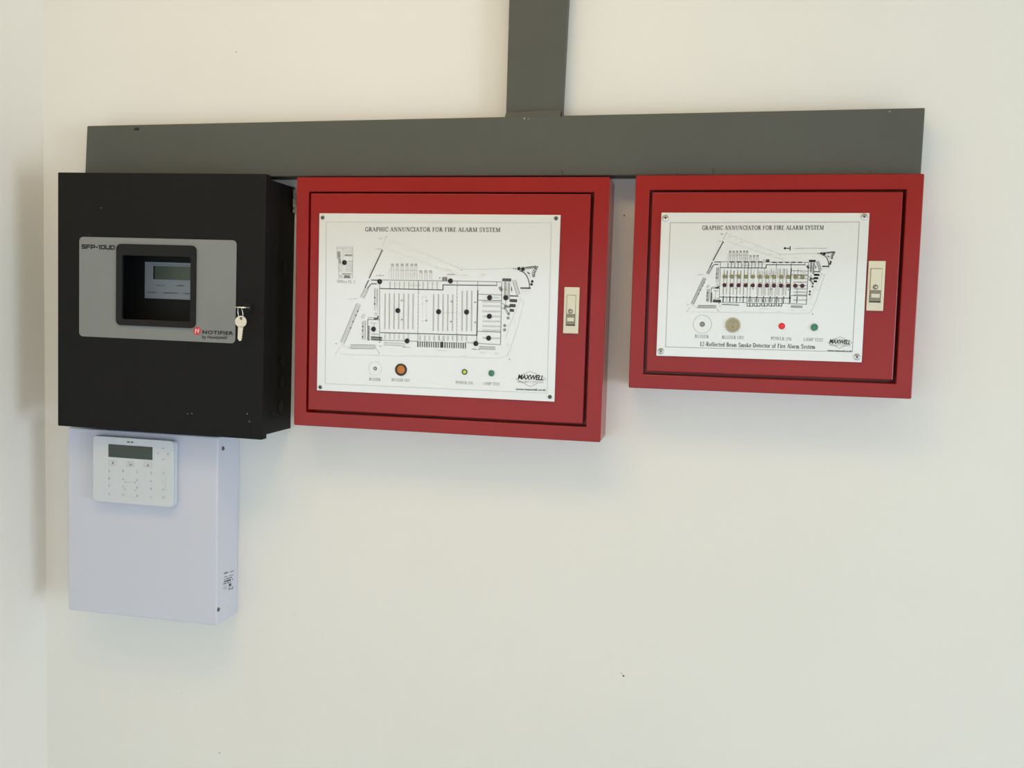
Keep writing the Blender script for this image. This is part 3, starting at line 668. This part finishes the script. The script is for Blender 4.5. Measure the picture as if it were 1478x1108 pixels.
def draw_plan(A, T, k, dark, big):
    s = Plan(A, T, k, dark)
    # site boundary and road
    s.dash(4, .6, (558, 343), (668, 389), 9, .85); s.dash(4, .6, (668, 389), (742, 387), 5, .9); s.dot(2, (557.5, 342), .8); s.dot(2, (666, 389.5), .8)
    s.dash(4, .6, (562, 360), (640, 389), 6, .85); s.dash(4, .6, (640, 389), (676, 402), 3, .85)
    for a, b in (((585, 361), (592, 363)), ((614, 373), (620, 375)), ((560, 349), (566, 351)), ((645, 388), (652, 390)), ((668, 397), (676, 397)), ((694, 396), (701, 396)), ((731, 395), (738, 394.5))): s.word(4, a, b, 1.4)
    s.word(3, (545.5, 344), (552, 344), 2.6); s.word(3, (542, 359), (549, 359.5), 1.8); s.dash(3, .7, (556, 345), (552, 357), 3)
    s.ln(1, 1.7, (551.5, 361.5), (533, 401)); s.ln(2, .9, (549.5, 359), (553.5, 362)); s.dash(4, .7, (543, 372), (531, 398), 8)
    s.ln(1, 1.5, (536, 404), (548, 404.3)); s.ln(1, 1.4, (536.5, 409.3), (543.5, 409.6)); s.ln(1, 1.4, (535.5, 410), (530.5, 416)); s.ln(1, 1.6, (532, 404.5), (527, 415))
    s.hatch(3, (529.5, 416), (523, 429), 5.5, 9, .7); s.word(4, (504, 431.5), (516, 431), 2.4)
    s.hatch(3, (517.5, 439), (494.5, 494), 6, 34, .7)
    for p in ((516.5, 449), (513.8, 455), (509.6, 464), (506, 473)): s.dot(1, p, 1.1)
    s.hatch(3, (506, 500), (541, 500.5), 5.5, 16, .8, slant=.7); s.word(3, (483.5, 495.5), (487, 496), 2.4); s.ln(4, .6, (492, 496), (504, 502.5), (541, 503))
    s.dash(3, .6, (490, 501), (484.5, 511), 3); s.dot(3, (484.5, 510.5), .8); s.ln(3, .6, (541, 500), (547, 509)); s.dot(2, (547.5, 509.5), .6)
    s.dash(4, .5, (490, 511), (590, 514), 8, .9); s.dash(4, .5, (590, 513.5), (722, 517), 10, .9); s.ln(4, .5, (722, 517), (732, 513), (737, 503), (748, 468), (757, 432)); s.ln(4, .5, (730, 489), (735, 470), (748, 440), (751, 430)); s.dot(2, (735.7, 518.3), .9)
    for a, b in (((598, 511), (602, 511)), ((628, 512), (633, 512)), ((665, 513), (672, 513)), ((692, 509), (700, 509)), ((713, 510), (721, 510)), ((630, 505.5), (646, 506))): s.word(4, a, b, 1.3)
    for a, b in (((752, 431), (753.5, 434.5)), ((743, 465), (744.5, 467)), ((732, 496), (733.5, 499))): s.ln(4, .8, a, b)
    # trucks and docks above the hall
    for x in (566.5, 573.5, 580.5, 587.5, 594.5, 600.3):
        s.ln(3, .6, (x-1.6, 402.5), (x-1.5, 380.5), (x+1.5, 380.6), (x+1.6, 402.7)); s.circ(3, (x, 382.5), 1.3, .6); s.ln(4, .5, (x-1.6, 390), (x+1.6, 390))
    for x in (607.5, 614.7, 621.7):
        s.ln(3, .6, (x-1.6, 403), (x-1.5, 390.5), (x+1.5, 390.6), (x+1.6, 403)); s.circ(3, (x, 392), 1.6, .6)
    s.ln(4, .6, (561, 403), (562, 389.5), (603, 390)); s.word(4, (588, 396), (603, 396), 1.4)
    # hall outline
    s.ln(2, .9, (545, 403.8), (638, 405.2)); s.ln(1, 1.3, (548.5, 416.3), (639.5, 418.2), (639.5, 411), (717, 411.8)); s.ln(2, .9, (646, 405.2), (724, 406.6)); s.ln(2, .9, (717, 406.5), (717, 413))
    s.c and s.hatch(2, (642, 400), (642, 405.5), 6, 6, .9); s.dot(1, (634.8, 401), .9)
    s.ln(2, .8, (548, 405), (548, 490)); s.ln(2, .9, (604, 404.5), (604, 420)); s.dash(2, .8, (604, 421), (603, 493), 13, .72)
    for i in range(11):
        x = 563+i*6.8; s.ln(3, 1.6, (x, 406.6+i*.05), (x, 416+i*.15)); s.ln(4, .6, (x+2.4, 407), (x+2.4, 410))
    s.word(3, (589, 411.7), (607, 412), 1.8)
    # racks in the hall
    rk = 3 if big else 4
    for x in (556, 562.3, 569.2, 576, 583, 589.7, 596.5): s.dash(rk, 2.0, (x, 424), (x-.6, 475.5), 17, .55)
    for x in (626, 632.9, 639.8, 646.6, 653.6): s.dash(rk, 2.0, (x, 425), (x-.6, 478.5), 17, .55)
    for x in (667.4, 674.2, 681): s.dash(rk, 2.0, (x, 420), (x-.6, 478.5), 19, .55)
    for x in (610, 615): s.dash(4, .7, (x, 427), (x, 470), 5, .5)
    s.dash(2, .8, (660, 406), (659, 495), 17, .7); s.ln(2, .8, (689.5, 406), (689.5, 419)); s.ln(1, 1.6, (689.7, 419), (688.3, 484)); s.ln(2, .9, (688.3, 484), (688, 496))
    s.dash(3, .6, (641, 451), (667, 452), 5)
    for p in ((580, 433.5), (616, 434), (652, 435), (580, 461), (615.5, 462.5), (651, 464), (686, 436), (686, 465)): s.ln(3, .8, (p[0]-1.6, p[1]), (p[0]+.6, p[1]-.4)); s.circ(3, p, 1.0, .6)
    s.ln(1, 1.2, (549, 479.8), (688, 483.6)); s.ln(2, .8, (549, 491), (603, 492.3)); s.ln(2, .8, (672, 494), (688, 495))
    for i in range(6): s.hatch(3, (556+i*6.7, 481.5), (555.8+i*6.7, 489.5), 2.4, 6, .6, False)
    for i in range(11): s.hatch(3, (606.5+i*6.7, 484.5), (606.5+i*6.7, 491), 2.4, 6, .6, False)
    s.ln(3, .6, (634.5, 484), (634.5, 491), (641.5, 491.2), (641.5, 484.2))
    if big:
        for i in range(22): s.ln(1, 1.5 if i % 4 else 1.9, (603.2+i*3.27, 492.8+i*.11), (603.2+i*3.27, 500.2+i*.11))
        s.ln(0, 2.4, (638, 493.5), (638, 501)); s.ln(2, .5, (603, 493), (673, 495.2)); s.hatch(4, (554.5, 496), (584, 497.4), 4, 20, .6)
    else:
        for i in range(5):
            x = 604+i*14.5; s.ln(0, 1.1, (x, 494), (x, 500), (x+11.5, 500.3), (x+11.5, 494.3)); s.ln(0, 1.4, (x+5.5, 494), (x+5.5, 500))
        s.ln(1, .7, (603, 493.5), (676, 495)); s.ln(1, .9, (553, 496), (588, 498)); s.hatch(3, (556, 494.5), (586, 495.5), 2.5, 14, .6, False)
        for i in range(12):
            x = 556+i*13.1+.3*i; s.ln(0, 1.3, (x, 478.5+i*.25), (x-.3, 490.5+i*.3)); s.dot(0, (x, 478.5+i*.25), 1.0)
            s.ln(3, .9, (x+.2, 420), (x, 440)); s.ln(4, .9, (x+6, 422), (x+6, 440)); s.ln(3, .8, (x-.2, 455), (x-.3, 476)); s.dot(3, (x+6, 450), 1.0)
        for i in range(5):
            s.ln(1, 2.0, (567+i*14, 404.3+i*.1), (575+i*14, 404.5+i*.1))
        for i in range(5):
            s.ln(1, 2.0, (652+i*13, 406+i*.1), (658+i*13, 406.1+i*.1))
    # office at the lower left
    s.ln(1, .9, (548, 461.3), (531, 460.8), (531, 490.3)); s.hatch(1, (532.2, 471), (532, 490.5), 2.6, 9, 1.3, False); s.hatch(2, (536, 488), (551, 489), 4.6, 14, 1.1)
    s.ln(2, .8, (531, 458), (545, 458.2)); s.ln(1, 1.8, (540, 460), (545.5, 459.5), (545.8, 456)); s.circ(3, (543, 453), 1.8); s.word(3, (535, 466), (546, 466.5), 2); s.word(3, (536, 482), (547, 482.5), 2); s.ln(3, .6, (540, 466), (540, 486))
    s.hatch(3, (525.5, 463.5), (525, 489.5), 4.6, 15, .7); s.hatch(3, (543, 416.5), (542.5, 441), 4.6, 14, .7); s.circ(3, (543, 445.5), 2.6)
    for p in ((524, 471), (523.5, 477), (523.5, 486), (541, 429.5), (540.8, 438.3)): s.dot(1, p, 1.1)
    s.ln(3, .6, (524, 453.5), (527, 454.5), (524.5, 459), (521.8, 458), (524, 453.5)); s.word(2, (548, 499.5), (552.5, 499.8), 2); s.dot(1, (548, 493.5), .9)
    # right wing
    s.ln(2, .9, (690, 424.3), (724, 425.6)); s.ln(2, .9, (690, 433), (724, 433.6)); s.ln(2, 1.0, (724.4, 408), (722.5, 497)); s.ln(2, 1.0, (689, 478), (723, 479.2)); s.ln(2, .9, (687, 495.2), (722.5, 497.3))
    for y in (435, 441.3, 449, 456.2, 463.4, 470.4, 476.4, 487.5):
        s.hatch(3, (697, y), (721.5, y+.5), 2.4, 17, .6, False)
    s.word(3, (711, 429.2), (721, 429.5), 1.7); s.hatch(3, (692, 501.5), (714.5, 502.5), 4, 17, .6)
    s.hatch(2, (721.3, 414.3), (724.3, 419), 4, 5, .9, False)
    s.ln(1, 4.2, (726, 403.7), (736.8, 403.9)); s.hatch(3, (729.5, 407), (729, 428), 2.4, 16, .8); s.hatch(3, (734.7, 408), (734, 431), 2.4, 16, .8); s.ln(2, .8, (730, 433), (730, 438)); s.ln(3, .8, (728, 418), (733, 418.4))
    s.hatch(1, (728, 442), (736, 442.5), 3, 5, 1.0, False); s.ln(2, .9, (725, 438), (731, 440), (728, 446), (725, 444)); s.hatch(2, (729, 444), (732, 450), 3, 4, .9, False)
    s.hatch(3, (742, 404.5), (748, 424.5), 4.6, 10, .8)
    s.ln(2, .8, (738.5, 413), (738.7, 421)); s.ln(1, 1.4, (738.5, 416), (738.6, 419))
    s.ln(1, 1.7, (736.5, 426.8), (747.8, 427.2)); s.hatch(1, (736, 433.5), (746, 434), 3.4, 12, .9); s.hatch(1, (736, 440.7), (743.8, 441), 3.6, 9, .9); s.hatch(1, (736, 447.5), (741.5, 448), 3.2, 6, .9)
    for p in ((734, 452.6), (733.6, 458.8), (728.6, 469.7), (728.4, 475.8)): s.circ(2, p, 1.9, .7); s.dot(1, p, 1.0)
    # corner garden
    s.ln(1, 1.3, *[(750.5+14*math.sin(q), 391+24.5*(1-math.cos(q))) for q in [i*math.pi/2/9 for i in range(10)]]); s.ln(1, 2.2, (751.8, 415.6), (765.2, 415.8)); s.ln(4, .6, (751, 420), (767, 420.2))
    s.star(0, (754.8, 388.2), 3.2); s.star(0, (749, 387.6), 2.3); s.dot(0, (749, 387.6), 1.3); s.dot(1, (741.5, 387.3), .9); s.dot(1, (744.5, 387.8), 1.0)
    for p in ((760.5, 386.6), (764, 386.2), (768, 385.6), (772, 385.4), (770.4, 392), (772.3, 389.5), (770.5, 398), (769.7, 395), (773.8, 386.2)): s.circ(2, p, 1.7, .8)
    s.ln(2, .9, (757, 386.5), (776.5, 384.3), (769.5, 400)); s.ln(1, 1.6, (761.5, 393), (764.5, 394.8)); s.dash(3, .6, (760, 391), (767, 402), 5)
    for p in ((768.2, 406), (767.2, 410.2)): s.dot(0, p, 1.9)
    o = s.c.build('site_plan_print', A.plate); lab(o, 'printed grey and black line drawing of a warehouse site'); return o

# larger annunciator
A1 = cabinet('fire_annunciator', (0.47061, 1.05149, -0.75466, -0.29236), 0.00194,
    ((446.2, 277.4), (857.9, 276.2), (845.4, 615.9), (440.9, 594.7)), ((449.3, 280), (852.6, 278.6), (841.2, 611), (443.2, 591.6)),
    ((460.7, 308.5), (808.6, 309.2), (800.7, 579.1), (457.6, 563.6)),
    (((814.4, 414.7), (836.3, 414.0), (834.7, 481.5), (813.0, 480.7)), ((.2, .76, .18, .58), (.18, .78, .60, .83), (.46, .52))),
    'larger red steel graphic annunciator cabinet between black panel and smaller red cabinet')
plate_screws(A1, ((465.8, 314.0), (802.6, 315.0), (462.2, 558.6), (793.8, 572.6)), .0036, M_DARKSTEEL)
border(A1, ((471, 320.3), (795.9, 321.5), (789.8, 567.2), (469.5, 553.5)), M_INK4, .0006)
text_part(A1, 'title_lettering', 'GRAPHIC ANNUNCIATOR FOR FIRE ALARM SYSTEM', (527.0, 330.7), (722.6, 331.6), 5.9, M_INK, 1.1, 'black serif title GRAPHIC ANNUNCIATOR FOR FIRE ALARM SYSTEM')
draw_plan(A1, lambda p: p, 1.0, 0, True)
s = Plan(A1, lambda p: p, 1.0, 0)                      # the small office floor plan beside it
s.ln(3, .8, (486.5, 356.5), (509.3, 356.7), (508.8, 401.3), (489, 401), (488.8, 373), (486.5, 373), (486.5, 356.5)); s.ln(3, .6, (487, 359), (509, 359))
for y in (362, 364.5, 367, 369.5): s.ln(3, .8, (497.5, y), (508, y+.2))
s.ln(2, 1.6, (498, 368), (508, 368.3)); s.hatch(2, (489.5, 363), (489.5, 372), 3, 7, .8); s.ln(3, .6, (495, 358), (495, 380)); s.ln(2, .9, (502, 377), (508.5, 377.2)); s.hatch(1, (490.5, 374), (491, 379), 2, 3, 1, False)
for y in (381, 384.5, 388, 391): s.hatch(3, (499, y), (508, y+.2), 2, 6, .7, False); s.hatch(3, (490, y), (495, y+.2), 2, 3, .6, False)
s.ln(2, 1.3, (494, 395), (507, 395.2)); s.hatch(2, (497, 399), (505, 399.3), 2.6, 7, .9); s.ln(2, .8, (490.5, 398.5), (494, 399)); s.ln(3, .6, (489, 397), (509, 397.2))
lab(s.c.build('office_plan_print', A1.plate), 'small printed office floor plan')
text_part(A1, 'office_lettering', 'Office FL 2', (486.5, 405.8), (513, 406.6), 4.0, M_INK3)
L1 = lambda px, py: A1.L(px, py, .087)
led = None
for i, (px, py) in enumerate(((497.3, 378.8), (548.2, 406.3), (650.3, 405.3), (574.4, 448.1), (633.2, 449.7), (673.6, 450.2), (706.8, 429.4), (730.2, 429.6), (706.4, 456.3), (705.4, 487.8), (687.0, 495.6), (587.8, 491.9), (539.2, 474.8))):
    p = L1(px, py)
    if led is None: led = lens('zone_lamp', A1.plate, p, A1.yp, .0046, M_LEDBLK, M_LEDZONE, .5, .42); lab(led, 'small dark red zone lamp')
    else: dup(led, A1.plate, (p[0], A1.yp, p[1]))
for a_, b_ in (((543, 397.2), (554, 397.4)), ((645.5, 395.8), (657, 396.2)), ((582, 500.8), (593, 501.4)), ((681, 503.6), (693, 504.4))):
    c = MB(); micro(c, L1(*a_), L1(*b_), .0021, A1.yp-.0003, M_INK3); c.build('zone_lettering', A1.plate)
p = L1(541.6, 531.6); c = MB(); c.line([(p[0]+.0125*math.cos(i*math.pi/18), p[1]+.0125*math.sin(i*math.pi/18)) for i in range(37)], .0005, A1.yp-.0003, M_INK5)
c.lathe(p[0], p[1], [(.0035, A1.yp+.0003), (.0035, A1.yp-.0006), (.0020, A1.yp-.0006)], M_DARKSTEEL, 16); c.disc(p[0], p[1], .0018, A1.yp-.0008, M_INK4, 12); lab(c.build('buzzer', A1.plate), 'small grey buzzer port')
o = lens('buzzer_switch', A1.plate, L1(578.9, 533.3), A1.yp, .0114, M_LEDBLK, M_ORANGE, .25, .28); lab(o, 'round orange push switch in black ring')
o = lens('power_lamp', A1.plate, L1(670.7, 536.6), A1.yp, .0052, M_LCD, M_LEDGRN, .6, .3); lab(o, 'yellow green power lamp')
o = lens('lamp_test_button', A1.plate, L1(709.6, 538.4), A1.yp, .0062, M_STEEL, M_GREEN, .2, .10); lab(o, 'green lamp test button')
for body_, a_, b_ in (('BUZZER', (532.8, 546.8), (549.4, 547.6)), ('BUZZER OFF', (565.2, 547.8), (592, 549)), ('POWER ON', (657.8, 551.6), (683.2, 552.8)), ('LAMP TEST', (697.4, 553), (721.4, 554.2))):
    text_part(A1, 'caption_lettering', body_, a_, b_, 4.0, M_INK3, .9)
logo(A1, ((747.4, 543.6), (784.8, 545.2)), (((747.5, 543.2), (765.8, 535.6), (784.5, 544.5), (788.2, 548)), ((744.2, 546.2), (755, 552.5), (765.4, 557.6), (776, 553))), ((747, 550.6), (784, 551.6)), ((744.2, 561.2), (787.6, 562.6)), 7.4)

# smaller annunciator
A2 = cabinet('fire_annunciator', (1.09623, 1.56044, -0.6536, -0.28763), 0.00669,
    ((937.4, 275.5), (1309.4, 271.6), (1293.0, 553.3), (928.6, 540.3)), ((941.4, 278.2), (1303.8, 275.6), (1288.9, 547.7), (932.6, 536.2)),
    ((954.6, 308), (1255.4, 306), (1243.4, 522.7), (947.4, 513.3)),
    (((1253.8, 376.4), (1278.2, 376.4), (1274.7, 448.4), (1250.2, 448.4)), ((.16, .80, .16, .59), (.17, .82, .60, .83), (.47, .525))),
    'smaller red steel graphic annunciator cabinet with two rows of lamps on its plate')
plate_screws(A2, ((960.6, 314.6), (1247.4, 312.9), (953.9, 506.7), (1236.8, 514.9)), .0054, M_STEEL)
border(A2, ((967.6, 321.5), (1240.4, 320.1), (1230.3, 507.8), (960.6, 500.5)), M_INK3, .0007)
text_part(A2, 'title_lettering', 'GRAPHIC ANNUNCIATOR FOR FIRE ALARM SYSTEM', (1013.4, 328.6), (1189.4, 328.4), 5.5, M_INK2, 1.15, 'dark serif title GRAPHIC ANNUNCIATOR FOR FIRE ALARM SYSTEM')
def aff(p):                                            # three marks found on both plates: apex, garden corner, lower left end
    (ax_, ay_), (bx_, by_), (cx_, cy_) = (557.5, 342), (777, 384), (484.7, 510.5)
    (Ax, Ay), (Bx, By), (Cx, Cy) = (1048.3, 336.3), (1205.9, 363.0), (991.8, 449.5)
    d_ = (bx_-ax_)*(cy_-ay_)-(cx_-ax_)*(by_-ay_)
    u = ((p[0]-ax_)*(cy_-ay_)-(cx_-ax_)*(p[1]-ay_))/d_; v = ((bx_-ax_)*(p[1]-ay_)-(p[0]-ax_)*(by_-ay_))/d_
    return (Ax+(Bx-Ax)*u+(Cx-Ax)*v, Ay+(By-Ay)*u+(Cy-Ay)*v)
draw_plan(A2, aff, .74, 1, False)
L2 = lambda px, py: A2.L(px, py, .087)
c = MB(); y = A2.yp-.0003
c.line([L2(1132, 358), (L2(1139, 358.4))], .0011, y, M_INK); q = L2(1133, 358.2); c.disc(q[0], q[1], .0020, y, M_INK, 8); q = L2(1137.5, 358.3); c.disc(q[0], q[1], .0016, y, M_INK, 3); c.line([L2(1140.4, 355.4), L2(1140.2, 361)], .0016, y, M_INK)
micro(c, L2(1144, 358.3), L2(1194, 358.3), .0022, y, M_INK4); lab(c.build('legend_print', A2.plate), 'beam symbol with a faint legend')
ya = rd = None
for i in range(12):
    t_ = i/11; p = L2(1046+112.3*t_, 398.9+.8*t_); q = L2(1045.7+112.3*t_, 411.4+1.0*t_)
    if ya is None: ya = lens('zone_lamp', A2.plate, p, A2.yp, .0034, M_LEDYEL, M_LEDYEL, .5, .2); lab(ya, 'small olive yellow lamp')
    else: dup(ya, A2.plate, (p[0], A2.yp, p[1]))
    if rd is None: rd = lens('zone_lamp', A2.plate, q, A2.yp, .0034, M_LEDRED, M_LEDRED, .5, .2); lab(rd, 'small dark red lamp')
    else: dup(rd, A2.plate, (q[0], A2.yp, q[1]))
p = L2(1013.7, 467.8); c = MB(); c.line([(p[0]+.0155*math.cos(i*math.pi/18), p[1]+.0155*math.sin(i*math.pi/18)) for i in range(37)], .0007, A2.yp-.0003, M_INK4)
c.lathe(p[0], p[1], [(.0044, A2.yp+.0003), (.0044, A2.yp-.0006), (.0036, A2.yp-.0006)], M_DARKSTEEL, 16); c.disc(p[0], p[1], .0034, A2.yp-.0007, M_INK3, 14); lab(c.build('buzzer', A2.plate), 'grey buzzer port in a faint ring')
p = L2(1057.8, 469); c = MB(); y = A2.yp
c.lathe(p[0], p[1], [(.0126, y+.0003), (.0126, y-.0020), (.0115, y-.0030), (.0095, y-.0030), (.0093, y-.0020)], M_SWTAN, 28, cap=False)
c.lathe(p[0], p[1], [(.0095, y-.0008), (.0093, y-.0022), (.0086, y-.0026)], M_SWTAN2, 28)
c.ring(rrect(p[0]-.0022, p[0]+.0022, p[1]+.0026, p[1]+.007, .0021), rrect(p[0]-.0014, p[0]+.0014, p[1]+.0034, p[1]+.0062, .0013), y-.0029, y-.002, M_INK3); c.line([(p[0], p[1]-.0012), (p[0], p[1]-.005)], .0010, y-.0029, M_INK2)
lab(c.build('buzzer_switch', A2.plate), 'round tan rocker switch')
o = lens('power_lamp', A2.plate, L2(1128.4, 470.5), A2.yp, .0054, M_REDBTN, M_REDBTN, .4, .15); lab(o, 'bright red power lamp')
o = lens('lamp_test_button', A2.plate, L2(1175.2, 472.2), A2.yp, .0068, M_STEEL, M_GREEN, .2, .14); lab(o, 'green lamp test button')
for body_, a_, b_ in (('BUZZER', (1002.8, 485.0), (1023.2, 485.8)), ('BUZZER OFF', (1042, 486.4), (1074.2, 487.2)), ('POWER ON', (1112.6, 488.0), (1143.2, 489.4)), ('LAMP TEST', (1160, 489.4), (1188.6, 490.6))):
    text_part(A2, 'caption_lettering', body_, a_, b_, 4.2, M_INK3, .9)
text_part(A2, 'caption_lettering', '12-Reflected Beam Smoke Detector of Fire Alarm System', (1010.2, 496.2), (1177.2, 500.2), 5.6, M_INK2, 1.2, 'serif caption 12-Reflected Beam Smoke Detector of Fire Alarm System')
logo(A2, ((1197, 492.2), (1227.4, 493.8)), (((1197.5, 492), (1212.6, 485.9), (1226.8, 492.6), (1230.2, 495.4)), ((1194.6, 494.4), (1203.5, 498.3), (1211.8, 502.6), (1220.5, 498.6))), ((1197, 497.6), (1226.6, 498.6)), ((1194.2, 505.4), (1229.2, 506.6)), 6.0)
